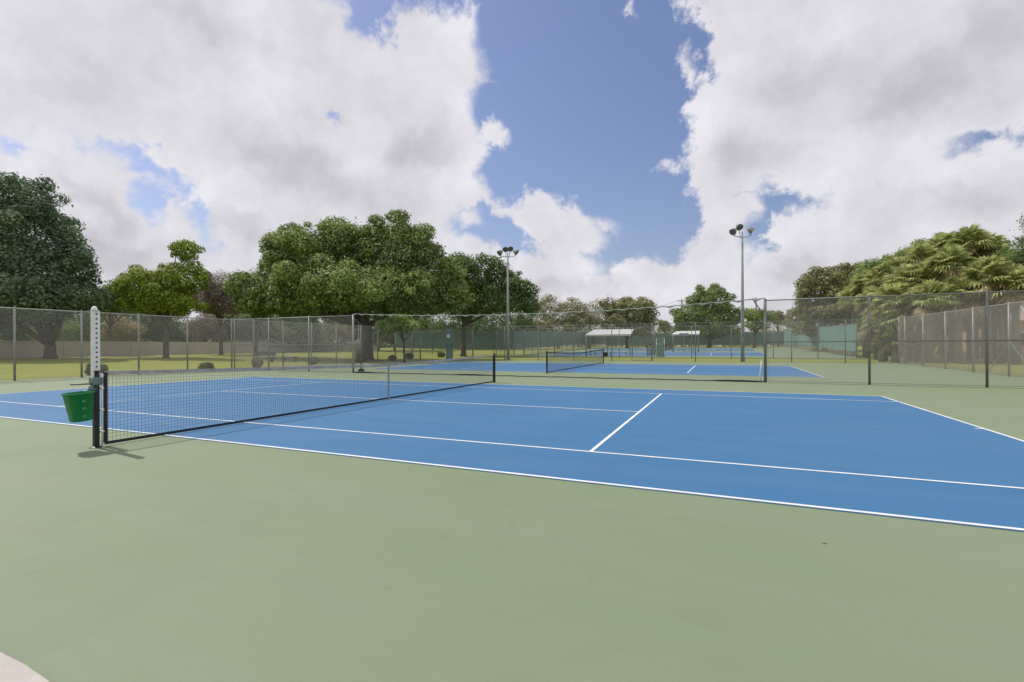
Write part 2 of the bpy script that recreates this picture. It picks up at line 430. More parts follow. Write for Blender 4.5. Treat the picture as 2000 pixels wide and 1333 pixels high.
def net(cx, cy, label, band=True, group='tennis nets'):
    z0 = tz(cx, cy); t = thing('tennis_net', label, 'tennis net', (cx, cy, z0), group)
    Y0, Y1 = -6.30, 6.30
    top = lambda y: .925 + .125 * (abs(y) / 6.3) ** 1.15
    zs = lambda y: tz(cx, cy + y) - z0
    P0, P1 = [], []
    ys = np.arange(Y0 + .05, Y1 - .02, .047)
    for y in ys: P0.append((0, y, .06 + zs(y))); P1.append((0, y, top(y) - .02 + zs(y)))
    seg = np.linspace(Y0, Y1, 29); nrow = 19
    for k in range(1, nrow):
        for a, c in zip(seg[:-1], seg[1:]):
            P0.append((0, a, .07 + (top(a) - .09) * k / nrow + zs(a))); P1.append((0, c, .07 + (top(c) - .09) * k / nrow + zs(c)))
    npmesh('netting', *wires(P0, P1, .0018), CORD, t)

    def strip(z_lo, z_hi, th, m, nm):
        b = MB()
        V = []
        for a in seg:
            lo, hi = z_lo(a) + zs(a), z_hi(a) + zs(a); V += [(-th, a, lo), (th, a, lo), (th, a, hi), (-th, a, hi)]
        Fq = []
        for i in range(len(seg) - 1):
            for j in range(4): Fq.append((i * 4 + j, i * 4 + (j + 1) % 4, i * 4 + 4 + (j + 1) % 4, i * 4 + 4 + j))
        Fq += [(3, 2, 1, 0), tuple(len(V) - 4 + k for k in range(4))]
        b.add(V, Fq); return b.build(nm, m, t)
    strip(lambda y: top(y) - .055, top, .006, BAND if band else NAVY, 'headband')
    strip(lambda y: .02, lambda y: .062, .006, NAVY, 'bottom_tape')
    for s_ in (-1, 1):
        b = MB(); ya, yb = (Y0 - .03, Y0 + .035) if s_ < 0 else (Y1 - .035, Y1 + .03)
        b.box(-.008, .008, ya, yb, .05 + zs(s_ * 6.3), top(6.3) - .02 + zs(s_ * 6.3)); b.build('side_tape', NAVY, t)
    b = MB(); b.box(-.011, .011, -.025, .025, .0 + zs(0), top(0) + .004 + zs(0)); b.box(-.03, .03, -.03, .03, 0 + zs(0), .03 + zs(0)); b.build('centre_strap', STRAP, t)
    return t


def net_post(x, y, s, label, top=1.10):
    z = tz(x, y); t = thing('net_post', label, 'net post', (x, y, z), 'net posts')
    b = MB(); b.bbox(-.03, .03, -.03, .03, 0, top, .006); b.build('post', BLACK, t)
    b = MB(); b.lathe((0, 0, 0), [(.075, 0), (.075, .006), (.045, .02), (.04, .02)], 20); b.build('base_collar', BLACK, t)
    b = MB(); b.bbox(-.04, .04, -.04, .04, top + .002, top + .02, .006); b.build('cap', BLACK, t)
    b = MB(); b.tube([(0, -s * .035, top - .03), (0, -s * .10, top - .05)], .009, 8); b.build('net_cable', GALV, t)
    return t


net(0, 0, 'nearest tennis net with grey headband, crossing the closest blue court')
n2 = net(C2[0] - .14, C2[1] + .1, 'dark topped tennis net on the second court behind the divider netting', False)
net(C3[0], C3[1], 'far tennis net on the court in front of the small white flat shelter', False)
net(C4[0], C4[1], 'most distant tennis net, near the far green windscreen', False)
npn = net_post(0, -6.40, -1, 'black net post carrying a white perforated upright beside the green ball bin', 1.04)
net_post(0, 6.40, 1, 'plain black net post at the far end of the nearest net')
net_post(C2[0] - .14, C2[1] + .1 - 6.4, -1, 'black net post at the near left end of the second court net')
net_post(C2[0] - .14, C2[1] + .1 + 6.4, 1, 'black net post at the far right end of the second court net')
for (cc, w) in ((C3, 'third'), (C4, 'fourth')):
    for s_ in (-1, 1): net_post(cc[0], cc[1] + s_ * 6.4, s_, f'small dark net post at the {"near" if s_ < 0 else "far"} end of the {w} court net')
# details of the near post: white perforated upright, rod, clamp, handle bar
b = MB(); a0, a1 = -.046, .042
b.bbox(.002, .022, a0, a1, .975, 1.89, .003); b.box(-.03, .0, a0, a0 + .004, .975, 1.89)
for k in range(13):
    z = 1.05 + k * .066
    b.tube([(.0235, -.002, z), (.0, -.002, z)], .0125, 12, 1)
b.build('perforated_upright', [WHITE, BLACK], npn)
b = MB(); b.lathe((.01, -.02, 1.89), [(.044, 0), (.042, .012), (.034, .02), (.032, .035), (.022, .052), (.006, .06)], 14); b.build('finial', WHITE, npn, True)
b = MB(); b.tube([(.03, .058, .02), (.03, .058, 1.02)], .011, 10)
for z in (.2, .5, .8): b.bbox(.01, .045, .035, .075, z, z + .03, .004)
b.build('lacing_rod', WHITE, npn, True)
b = MB(); b.bbox(-.05, .05, -.062, .062, .86, .972, .012); b.bbox(-.04, .045, -.07, -.0, .79, .856, .01); b.build('clamp', TEAL, npn)
b = MB(); b.tube([(.02, -.05, .885), (.03, -.16, .887), (.03, -.30, .89)], .011, 10); b.build('handle_bar', GALVD, npn, True)

# ball bin
BING = mat('green_bin_plastic', (.008, .27, .085), .35, (.01, .21, .07), 5, trans=.25)
BINL = mat('green_bin_boss', (.05, .34, .13), .4, trans=.2)
t = thing('ball_bin', 'green tapered plastic bin hanging on the left side of the near net post', 'bin', (.02, -6.58, .395), None)
t.rotation_euler = (R_(4), 0, R_(-4))


def rrect(a, b_, r, z, n=5):
    out = []
    for (sx, sy, a0) in ((1, 1, 0), (-1, 1, 90), (-1, -1, 180), (1, -1, 270)):
        for k in range(n + 1):
            an = R_(a0 + 90 * k / n); out.append((sx * (a - r) + r * math.cos(an), sy * (b_ - r) + r * math.sin(an), z))
    return out


b = MB(); rings = [rrect(0.0966, 0.0994, .06, .0), rrect(0.1012, 0.1040, .06, .01), rrect(0.1380, 0.1426, .07, .36), rrect(0.1490, 0.1546, .08, .362), rrect(0.1490, 0.1546, .08, .385), rrect(0.1408, 0.1454, .07, .386), rrect(0.1352, 0.1398, .07, .37), rrect(0.0994, 0.1021, .055, .02), rrect(0.0920, 0.0966, .055, .015)]
n = len(rings[0]); V = [q for r in rings for q in r]; Fq = [tuple(range(n))[::-1]]
for i in range(len(rings) - 1):
    for j in range(n): Fq.append((i * n + j, i * n + (j + 1) % n, (i + 1) * n + (j + 1) % n, (i + 1) * n + j))
Fq.append(tuple((len(rings) - 1) * n + j for j in range(n)))
b.add(V, Fq); b.build('bucket', BING, t, True)
for z in (.06, .17, .27):
    x = .101 + .037 * z / .36
    b = MB(); b.tube([(x - .004, .0, z), (x + .007, .0, z - .001)], .025, 16); b.build('embossed_boss', BINL, t, True)
b = MB(); b.tube([(.12, .14, .37), (.08, .17, .42), (.0, .19, .44)], .012, 8); b.tube([(-.12, .14, .37), (-.08, .17, .42), (.0, .19, .44)], .012, 8); b.build('hanger', BLACK, t, True)
# small box on the second court post
t = thing('ball_holder', 'small dark box clipped to the far post of the second court net', 'holder', (C2[0] - .10, C2[1] + 6.2, tz(0, C2[1] + 6.4) + .5))
b = MB(); b.bbox(0, .34, -.12, .14, 0, .3, .03); b.build('box', NAVY, t); b = MB(); b.bbox(-.02, .36, -.14, .16, .303, .33, .01); b.build('rim', BLACK, t)


# ------------------------------------------------------------------ fences
SCREEN = mat('green_windscreen', (.14, .27, .23), .85, (.18, .31, .27), 1.2, alpha=.80, bump=.4, bscale=3)
GPOST = mat('green_grey_post', (.19, .24, .20), .55, (.15, .19, .16), 4)


def fence(label, p0, p1, posts, H=3.05, mid=None, screen=None, top=True, pm=None, pr=.037, wire=True, pitch=.075, wr=.0034, ends=(), brace=(), wm=None, name='chain_link_fence', cat='fence', group='chain link fences round the courts'):
    pm = pm or GALV; p0 = Vector((*p0, 0)); p1 = Vector((*p1, 0)); L = (p1 - p0).length; d = (p1 - p0) / L; nrm = Vector((-d.y, d.x, 0))
    base = Vector((p0.x, p0.y, tz(p0.x, p0.y)))
    t = thing(name, label, cat, base, group)

    def P(s, z, o=0):
        q = p0 + d * s; return Vector((q.x - base.x, q.y - base.y, tz(q.x, q.y) - base.z + z)) + nrm * o
    for s in posts:
        r = pr * (1.35 if s in ends else 1); b = MB(); b.tube([P(s, -.02), P(s, H + .03)], r, 10)
        q = P(s, 0); b.lathe((q.x, q.y, q.z + H + .03), [(r * 1.15, -.02), (r * 1.15, .0), (r * .7, .03), (.004, .045)], 10)
        b.build('post', pm, t, True)
    brk = sorted(set([0, L] + [min(max((y - p0.y) / d.y, 0), L) for y in PY if abs(d.y) > .5]))
    pts = [P(s, H, 0) for s in brk]
    if top: b = MB(); b.tube(pts, .024, 8); b.build('top_rail', pm, t, True)
    if mid: b = MB(); b.tube([P(s, mid, 0) for s in brk], .021, 8); b.build('mid_rail', pm, t, True)
    b = MB(); b.tube([P(s, .05, .03) for s in brk], .007, 6); b.build('bottom_wire', GALVD, t)
    for (s, e) in brace:
        b = MB(); b.tube([P(s, 1.5), P(e, .08)], .016, 8); b.build('brace', pm, t, True)
    if wire:
        P0, P1 = [], []; h = H - .02; z0 = .05; hh = h - z0
        s = -hh
        while s < L:
            a, c = max(s, 0), min(s + hh, L)
            if c - a > .01:
                P0.append(P(a, z0 + (a - s), .028)); P1.append(P(c, z0 + (c - s), .028))
                P0.append(P(a, z0 + hh - (a - s), .032)); P1.append(P(c, z0 + hh - (c - s), .032))
            s += pitch
        npmesh('chain_link', *wires([tuple(q) for q in P0], [tuple(q) for q in P1], wr), wm or WIRE, t)
    for sc in (screen or []):
        s0, s1, za, zb = sc; b = MB(); n = max(int((s1 - s0) / .4), 4); V = []
        for i in range(n + 1):
            s = s0 + (s1 - s0) * i / n; w = .05 + .02 * math.sin(i * 1.7) ; lo = za + .03 * math.sin(i * .9)
            V += [P(s, lo, w), P(s, zb, .045), P(s, lo, w + .004), P(s, zb, .049)]
        Fq = []
        for i in range(n):
            a = i * 4; Fq += [(a, a + 4, a + 5, a + 1), (a + 2, a + 3, a + 7, a + 6)]
        b.add(V, Fq); b.build('windscreen', SCREEN, t)
    return t


# first enclosure: left side, courts divider left and right parts, back, right side
yl = [-12, -9.55, -7.1, -4.7, -2.3, .08, 2.4, 4.8, 7.25, 9.9, 11.4, 13.65, 16.15, 18.6, 21.1, 23.5, 26.0, 28.5, 30]
fence('long chain link fence at the left edge of the courts, before the lawn', (-19.35, -12), (-19.35, 30), [y + 12 for y in yl], ends=(0, 42), pr=.042)
fence('short chain link fence with mid rail on the left, joining the drooping divider netting', (-19.3, 10), (-10.05, 10), [.06, 2.97, 6.1, 9.25], mid=1.5, ends=(9.25,))
fence('chain link divider fence with mid rail on the right, joining the drooping netting', (9.46, 10), (19.0, 10), [0, 3.2, 6.31, 9.5], mid=1.5, ends=(0,), pm=GALVD)
fence('chain link fence closing the back of the second court', (-19.35, 30), (19.0, 30), [0, 3.6] + [19.35 + 2.87 + 3.27 * k for k in range(-5, 5)] + [38.35], pitch=.09, wr=.0017, pm=GPOST, ends=(0, 38.35))
fence('chain link fence at the right edge, in front of palms and orange house', (19.0, -12), (19.0, 30), [.0, 3.1, 6.2, 9.3, 12.4, 15.5, 18.6, 22, 25.1, 28.5, 31.6, 34.7, 37.8, 40.9, 42], ends=(0, 42), brace=((28.5, 26.6), (28.5, 30.2)), pr=.042, wr=.0036, wm=mat('warm_wire', (.36, .33, .30), .7))
# second enclosure with windscreens
fence('green screened fence facing the courts, left of the striped canopy', (-33, 44), (-15.3, 44), [0, 3, 6, 9, 12, 15, 17.7], screen=[(0, 17.6, .75, 2.98)], pm=GPOST, ends=(17.7,), pitch=.12)
fence('green screened fence running away behind the striped white canopy', (-15.3, 44), (-15.3, 95), [3.2 * k for k in range(1, 16)] + [51], screen=[(.1, 50.9, .75, 2.98)], mid=1.5, pm=GPOST, pitch=.12)
fence('most distant green screened fence closing the far courts', (-15.3, 95), (19.2, 95), [3.45 * k for k in range(11)], screen=[(.1, 34.4, .45, 2.98)], pm=GPOST, pitch=.14)
fence('green screened fence running away in front of the olive trees on the right', (19.2, 42), (19.2, 95), [0] + [3.3 * k for k in range(1, 16)] + [53], screen=[(.1, 52.9, .55, 2.98)], mid=1.5, pm=GPOST, pitch=.12, ends=(0,))
fence('unscreened chain link fence along the grass strip before the far courts', (-15.3, 39), (19.2, 39), [3.45 * k for k in range(11)], pm=GPOST, pitch=.12, wr=.0018)

# brace posts beside the divider terminals
t = thing('brace_post', 'stout leaning-braced post just behind the left end of the divider netting', 'post', (-10.55, 11.2, 0))
b = MB(); b.tube([(0, 0, 0), (0, 0, 2.62)], .045, 10); b.build('post', GALVD, t, True)
b = MB(); b.tube([(0, 0, 2.55), (.48, -1.15, 2.95)], .022, 8); b.tube([(0, 0, 2.45), (.46, -1.1, 2.2)], .016, 8); b.build('brace', GALVD, t, True)
b = MB(); b.lathe((0, 0, 0), [(.17, 0), (.17, .10), (.12, .14), (.06, .15)], 14); b.build('footing', NAVY, t)
t = thing('brace_post', 'short curved brace bolted to the dark post right of the divider netting', 'post', (9.28, 10.06, 0))
b = MB(); b.tube([(.12, 0, 2.55), (-.02, .02, 2.78), (-.16, .02, 3.0), (-.22, .02, 3.16)], .022, 8); b.build('brace', GALVD, t, True)
b = MB(); b.tube([(.06, -.02, 0), (.0, -.02, .25), (.06, -.02, .8)], .02, 8); b.build('lower_brace', WHITE, t, True)

# divider netting
t = thing('divider_net', 'long drooping divider netting with scalloped top edge between the two courts', 'netting', (-10.05, 10, 0))
Ld = 19.51
NETC = mat('divider_cord', (.12, .135, .12), .8); HEM = mat('divider_hem', (.34, .38, .34), .8, (.20, .24, .21), 8)


def ztop(s): u = s / Ld; return 3.14 - 4 * .30 * u * (1 - u) - .05 * (1 - abs(math.sin(math.pi * s / .62)))


P0, P1 = [], []
ss = np.arange(0.03, Ld, .055)
for s in ss: P0.append((s, .02 * math.sin(s * 2.1), .04)); P1.append((s, 0, ztop(s) - .02))
seg = np.linspace(0, Ld, 121)
for k in range(1, 52):
    for a, c in zip(seg[:-1], seg[1:]):
        P0.append((a, .02 * math.sin(a * 2.1) * (1 - k / 52), .04 + (ztop(a) - .06) * k / 52)); P1.append((c, .02 * math.sin(c * 2.1) * (1 - k / 52), .04 + (ztop(c) - .06) * k / 52))
npmesh('netting', *wires(P0, P1, .0011), NETC, t)
hs = np.arange(0, Ld, .0775)
b = MB(); b.tube([(s, 0, ztop(s)) for s in hs] + [(Ld, 0, ztop(Ld))], [.016 + .024 * (1 - abs(math.sin(math.pi * s / .62))) for s in hs] + [.014], 6); b.build('top_hem', HEM, t, True)
b = MB(); b.tube([(s, .03 * math.sin(s * 1.3), .02 + .008 * math.sin(s * 5)) for s in np.arange(0, Ld + .01, .25)], .017, 6); b.build('bottom_hem', NAVY, t, True)
b = MB()
for (a, c) in ((.08, 1.5), (6.2, 8.0), (17.7, 19.4)):
    n = 12; b.tube([(a + (c - a) * k / n, -.02 + .03 * math.sin(k * 1.9), .028) for k in range(n + 1)], [.02 + .022 * math.sin(math.pi * k / n) for k in range(n + 1)], 8)
b.build('gathered_skirt', NAVY, t, True)


# gates
def gate(label, x, y, w, H=2.9, screen=False, sign=False, m=GPOST):
    z = tz(x, y); t = thing('gate', label, 'gate', (x, y, z), 'gates in the fences')
    b = MB(); b.tube([(0, 0, .08), (0, 0, H), (w, 0, H), (w, 0, .08), (0, 0, .08)], .024, 8); b.tube([(0, 0, 1.35), (w, 0, 1.35)], .02, 8); b.build('gate_frame', m, t, True)
    if screen: b = MB(); b.box(.02, w - .02, .03, .036, .1, H - .05); b.build('windscreen', SCREEN, t)
    else:
        n = int(w / .07); P0 = [(w * k / n, .03, .1) for k in range(n)]; P1 = [(w * k / n, .03, H) for k in range(n)]; npmesh('chain_link', *wires(P0, P1, .0026), WIRE, t)
    b = MB(); b.bbox(w - .12, w - .02, -.05, .05, 1.28, 1.42, .01); b.build('latch', BLACK, t)
    if sign: b = MB(); b.tube([(w * .4, -.06, 2.25), (w * .4, -.04, 2.25)], .2, 20); b.build('round_sign', WHITE, t)
    return t


gate('tall pale green gate frame in the back fence, right of the striped canopy', 1.25, 29.88, 1.55)
gate('narrow dark screened gate with a white round disc on it', -16.35, 29.9, .72, 2.95, True, True)
gate('far gate with a white frame standing just right of the pale green gate', 2.15, 38.86, .75, 1.9, True, m=WHITE)


# ------------------------------------------------------------------ lamp posts
LENS = mat('lamp_glass', (.10, .12, .13), .15)


def lamp_post(label, x, y, heads):
    z = tz(x, y); t = thing('lamp_post', label, 'lamp post', (x, y, z), 'floodlight poles')
    b = MB(); b.tube([(0, 0, 0), (0, 0, 4), (0, 0, 9.75)], [.135, .115, .075], 16); b.build('pole', POLEM, t, True)
    b = MB(); b.lathe((0, 0, 0), [(.25, 0), (.25, .04), (.17, .05), (.16, .35), (.14, .38)], 16); b.build('base', GALVD, t)
    b = MB(); b.bbox(-.11, .11, -.14, -.08, 1.9, 2.3, .02); b.build('switch_box', GALVD, t)
    b = MB()
    for h in heads: b.tube([(0, 0, 9.62), (h[0] * .62, h[1] * .62, 9.64), (h[0], h[1], h[2] - .32)], .028, 8)
    b.tube([(0, 0, 9.7), (0, 0, 10.05)], .04, 8)
    b.build('bracket_arm', GALVD, t, True)
    for (hx, hy, hz, tx, ty) in heads:
        d = Vector((tx, ty, -.75)).normalized(); c = Vector((hx, hy, hz))
        b = MB(); b.tube([c - d * .30, c - d * .22, c - d * .06, c + d * .12, c + d * .14], [.09, .14, .22, .27, .275], 18); hd = b.build('lamp_head', GALVD, t, True)
        b = MB(); b.tube([c + d * .142, c + d * .15], [.25, .25], 18); b.build('lens', LENS, hd)
    return t


POLEM = mat('pole_concrete', (.33, .34, .33), .7, (.24, .25, .25), 4)
rv = Vector((rgt.x, rgt.y)); fv = Vector((fwd.x, fwd.y))


def hd(a, f, z, tx=.5, ty=.5): q = rv * a + fv * f; w = rv * tx - fv * ty; return (q.x, q.y, z, w.x, w.y)


lamp_post('right hand floodlight pole with three round lamp heads against white cloud', 9.5, 31, [hd(-.72, -.1, 10.05, -.8, .5), hd(0, .5, 10.55, .1, .9), hd(.76, .1, 10.15, .9, .4)])
lamp_post('left hand floodlight pole with clustered lamp heads against the dark trees', -10.3, 31, [hd(-.72, -.1, 10.0, -.8, .5), hd(-.2, .45, 10.45, -.3, .9), hd(.22, .45, 10.5, .3, .9), hd(.76, .1, 10.1, .9, .4)])

# ------------------------------------------------------------------ shelters and benches
CANV = mat('white_canvas', (.82, .82, .81), .8, (.76, .76, .75), 6, trans=.25); CANG = mat('grey_canvas_stripe', (.50, .51, .52), .8)


def shelter(label, x0, x1, y0, y1, zt, ze, zb, stripes, name='shelter'):
    z = tz(x0, y0); t = thing(name, label, 'shelter', (x0, y0, z)); w = x1 - x0; dp = y1 - y0
    for (a, c) in ((.15, .15), (w - .15, .15), (w * .42, dp - .15), (w - .15, dp - .15), (.15, dp - .15)):
        b = MB(); b.tube([(a, c, -.05), (a, c, ze if c < dp / 2 else zt)], .045, 10); b.build('post', GPOST, t, True)
    b = MB(); n = 36 if stripes else 12
    for i in range(n):
        a, c = w * i / n, w * (i + 1) / n; k = .03; md_ = (a + c) / 2; e = 1 if (stripes and i % 2) else 0
        ins = .5
        xa, xc = ins + (w - ins) * i / n, ins + (w - ins) * (i + 1) / n
        b.add([(a, 0, ze), (md_, 0, ze + k), (c, 0, ze), (xa, dp, zt), ((xa + xc) / 2, dp, zt + k), (xc, dp, zt)], [(0, 1, 4, 3), (1, 2, 5, 4)], e)
        b.add([(a, -.01, ze), (c, -.01, ze), (c, -.01, ze - .10), (md_, -.01, ze - .18), (a, -.01, ze - .10)], [(0, 4, 3, 2, 1)], e)
    rf = b.build('roof', [CANV, CANG], t); md = rf.modifiers.new('s', 'SOLIDIFY'); md.thickness = .012
    b = MB(); b.tube([(.0, 0, ze), (w, 0, ze)], .025, 8); b.tube([(.5, dp, zt), (w, dp, zt)], .025, 8); b.tube([(0, 0, ze), (.5, dp, zt)], .025, 8); b.tube([(w, 0, ze), (w, dp, zt)], .025, 8); b.build('roof_frame', GALV, t, True)
    b = MB(); b.bbox(.6, w - .6, dp - .7, dp - .3, .42, .47, .01)
    for a in (.8, w / 2, w - .8): b.bbox(a - .03, a + .03, dp - .65, dp - .35, 0, .418, .005)
    b.build('bench_seat', GALV, t); return t


shelter('striped white canopy shelter with scalloped edge beyond the second court', -5.75, -.75, 41.6, 43.6, 2.98, 2.36, 0, True)
shelter('small flat white canopy shelter, farther off and right of the striped one', 1.9, 5.4, 57.6, 59.2, 2.80, 2.35, 0, False)
t = thing('sign_board', 'grey notice board hanging under the small flat white canopy', 'sign', (2.9, 57.5, tz(2.9, 57.5)))
b = MB(); b.bbox(0, 1.2, 0, .04, 2.15, 2.5, .01); b.build('panel', GALV, t); b = MB(); b.tube([(.2, .02, 2.5), (.2, .02, 2.75)], .01, 6); b.tube([(1, .02, 2.5), (1, .02, 2.75)], .01, 6); b.build('hanger', GALVD, t)
WOODG = mat('grey_bench_slat', (.42, .40, .37), .7, (.32, .30, .28), 5); DSL = mat('dark_bench_steel', (.05, .05, .055), .5)


def bench(label, u, D, w, back, rz=0):
    x, y = at(u, D); t = thing('bench', label, 'bench', (x, y, tz(x, y) - .04), 'benches on the lawn', -YAW + rz)
    b = MB(); b.bbox(-w / 2, w / 2, -.25, .25, .42, .49, .012); b.build('seat', WOODG, t)
    for s_ in (-1, 1):
        b = MB(); b.bbox(s_ * w * .38 - .04, s_ * w * .38 + .04, -.22, .22, 0, .418, .01); b.build('leg', DSL, t)
    if back:
        b = MB(); b.bbox(-w / 2, w / 2, .26, .31, .55, .9, .012)
        for s_ in (-1, 1): b.bbox(s_ * w * .38 - .03, s_ * w * .38 + .03, .312, .35, .1, .85, .008)
        b.build('backrest', DSL, t)


bench('bench with dark backrest on the lawn before the left wall', 516, 41, 1.7, True)
bench('backless slab bench with pale top on the lawn, right of the dark backed bench', 565, 42, 1.3, False)

# ------------------------------------------------------------------ perimeter wall
WALL = mat('perimeter_stucco', (.60, .54, .48), .9, (.50, .45, .40), .5, bump=.3, bscale=20)
t = thing('boundary_wall', 'long low grey stucco wall behind the left lawn and its trees', 'wall', (-52, 0, 0))
b = MB(); b.box(-.12, .12, -20, 64, .2, 1.98); b.build('wall_panel', WALL, t)
b = MB(); b.box(-.17, .17, -20, 64, 1.983, 2.05); b.build('coping', WALL, t)
b = MB()
for k in range(15): y = -20 + 6 * k; b.box(.122, .2, y, y + .4, .25, 1.98)
b.build('pier', WALL, t)


# ------------------------------------------------------------------ vegetation
def shell(blobs, n, L, seed, inner=.12, upb=.35, asp=.55):
    rng = np.random.default_rng(seed); B = np.array(blobs, float); r3 = B[:, 3:6]
    area = (r3[:, 0] * r3[:, 2]) ** 1.0; pick = rng.choice(len(B), int(n * 1.6), p=area / area.sum())
    d = rng.normal(size=(len(pick), 3)); d[:, 2] += .15; d /= np.linalg.norm(d, axis=1)[:, None]
    rr = np.where(rng.random(len(pick)) < inner, rng.uniform(.3, .8, len(pick)), rng.normal(.95, .14, len(pick)))
    pos = B[pick, :3] + d * r3[pick] * rr[:, None]
    keep = np.ones(len(pick), bool)
    for i in range(len(B)):
        q = (pos - B[i, :3]) / B[i, 3:6]; ins = (np.einsum('ij,ij->i', q, q) < .55) & (pick != i); keep &= ~(ins & (rng.random(len(pick)) > .12))
    pos = pos[keep][:n]; d = d[keep][:n]; k = len(pos)
    nr = d * 1.1 + rng.normal(size=(k, 3)) * .42 + [0, 0, upb]; nr /= np.linalg.norm(nr, axis=1)[:, None]
    a = np.cross(nr, rng.normal(size=(k, 3))); a /= np.linalg.norm(a, axis=1)[:, None]; c = np.cross(nr, a)
    s = (L * rng.uniform(.6, 1.35, k))[:, None]; w = s * asp * .5
    bend = nr * s * -.12
    V = np.stack([pos - a * s * .5, pos - c * w + bend * 0, pos + a * s * .5 + bend, pos + c * w + bend * 0], 1)
    return V.reshape(-1, 3), np.arange(k * 4).reshape(-1, 4)


def blobs_on(envs, per, rb, seed, fill=.3):
    rng = np.random.default_rng(seed); out = []
    for (x, y, z, rx, ry, rz) in envs:
        n = max(5, int(per * (rx * rz) / (5.5 * rb * rb)))
        for _ in range(n):
            d = rng.normal(size=3); d[2] = d[2] * .9 + .08; d /= np.linalg.norm(d); k = rng.uniform(.2, .65) if rng.random() < fill else rng.uniform(.70, .95)
            r = rb * rng.choice([.5, .75, 1., 1.25]) * rng.uniform(.85, 1.15); r = min(r, .6 * min(rx, rz))
            out.append((x + d[0] * rx * k, y + d[1] * ry * k, z + d[2] * rz * k, r * rng.uniform(.9, 1.35), r * rng.uniform(.9, 1.35), r * rng.uniform(.65, .95)))
        out.append((x, y, z, rx * .74, ry * .74, rz * .74)); out.append((x, y, z - rz * .25, rx * .55, ry * .6, rz * .5))
    return out


def tree(name, label, u, D, envpx, leaf, n, L, seed, rb=1.2, trunk=None, tr=.3, per=9, ry=.8, limbs=8, cat='tree', group=None, inner=.12, asp=.55):
    """envpx: crown lobes as (u, v, half width px, half height px) at depth D (+ optional depth offset)"""
    tu = trunk if trunk is not None else u
    bx, by = at(tu, D); bz = tz(bx, by) - .05; t = thing(name, label, cat, (bx, by, bz), group)
    env = []
    for e in envpx:
        dd = D + (e[4] if len(e) > 4 else 0); x, y = at(e[0], dd); env.append((x - bx, y - by, zv(e[1], dd) - bz, e[2] * dd / F, e[2] * dd / F * ry, e[3] * dd / F))
    B = blobs_on(env, per, rb, seed); rng = random.Random(seed)
    npmesh('crown', *shell(B, n, L, seed, inner, asp=asp), LF[leaf], t)
    lo = min(e[2] - e[5] for e in env); fork = max(.5, lo * .75 + .3)
    b = MB(); top = (rng.uniform(-.2, .2), rng.uniform(-.2, .2), fork)
    b.tube([(0, 0, -.1), (0, 0, .25), (top[0] * .5, top[1] * .5, fork * .55), top], [tr * 1.5, tr * 1.08, tr * .95, tr * .9], 12)
    tg = sorted(B, key=lambda q: rng.random())[:limbs]
    for q in tg:
        e = Vector(q[:3]); s0 = Vector(top); mid = s0.lerp(e, .45) + Vector((rng.uniform(-.3, .3), rng.uniform(-.3, .3), rng.uniform(-.2, .5)))
        b.tube([s0 - Vector((0, 0, .15)), mid, e], [tr * .55, tr * .3, tr * .08], 7)
        for _ in range(2):
            o = Vector(rng.choice(B)[:3])
            if (o - mid).length < 5: b.tube([mid, mid.lerp(o, .55) + Vector((0, 0, .2)), o], [tr * .22, tr * .13, tr * .04], 5)
    b.build('trunk', BARK, t, True)
    return t


TG = 'trees on the lawn beyond the left fence'
tree('broadleaf_tree', 'huge dark blue-green tree filling the left edge of the picture', 40, 42, [(20, 500, 155, 160), (90, 560, 110, 75, -1), (145, 520, 55, 70), (-60, 520, 120, 150, 2), (60, 400, 65, 62), (60, 585, 150, 48, -2), (-40, 590, 90, 50)], 'dark', 90000, .28, 11, .8, 98, .42, 10, .75, 12, group=TG)
tree('broadleaf_tree', 'yellow-green tree showing low at the far left edge behind the dark tree', -30, 47, [(-15, 575, 40, 55)], 'lime', 7000, .2, 12, .8, None, .2, group=TG)
tree('broadleaf_tree', 'bright yellow-green tree with a tufted top, left of the grey-brown tree', 315, 46, [(300, 560, 85, 42), (345, 545, 60, 36), (364, 488, 27, 24), (260, 575, 50, 32), (315, 590, 95, 26)], 'lime', 26000, .24, 13, .55, 324, .24, 11, .8, 10, group=TG)
tree('broadleaf_tree', 'sparse dark green tree between the dark tree and the yellow-green tree', 215, 52, [(215, 580, 42, 34), (245, 600, 40, 18), (200, 602, 40, 18)], 'deep', 5500, .2, 14, .7, None, .16, group=TG)
tree('bare_twiggy_tree', 'grey-brown hazy tree left of the large spreading green tree', 432, 57, [(432, 568, 46, 48), (400, 585, 35, 35), (440, 592, 52, 28)], 'brown', 26000, .2, 15, .6, None, .2, group=TG, asp=.45)
tree('ficus_tree', 'large spreading green tree, the widest and tallest in the middle of the picture', 700, 48, [(600, 510, 88, 80), (680, 490, 70, 68, 1), (765, 495, 88, 78), (525, 560, 62, 52), (845, 540, 62, 60), (690, 560, 185, 46, -2), (560, 500, 50, 55), (560, 578, 98, 42), (815, 572, 78, 48), (690, 582, 120, 34, -2), (500, 590, 42, 32), (482, 572, 40, 42), (880, 572, 40, 40), (600, 598, 120, 24), (790, 598, 90, 24)], 'ficus', 130000, .30, 16, .8, 716, .62, 10, .75, 16, group=TG)
tree('broadleaf_tree', 'dark green tree just behind the left floodlight pole', 940, 58, [(920, 545, 58, 56), (985, 560, 45, 42), (1015, 585, 26, 30), (890, 575, 50, 40), (950, 592, 95, 28), (885, 540, 40, 45), (1010, 570, 32, 34), (1035, 598, 24, 22), (975, 535, 34, 34)], 'deep', 36000, .30, 17, .75, 905, .32, 10, .8, 10, group=TG)
tree('broadleaf_tree', 'small light green tree peeking over the divider below the large ficus', 790, 39, [(775, 622, 22, 12), (800, 635, 34, 14), (760, 640, 22, 16)], 'ficus', 5000, .14, 18, .5, None, .09, group=TG)
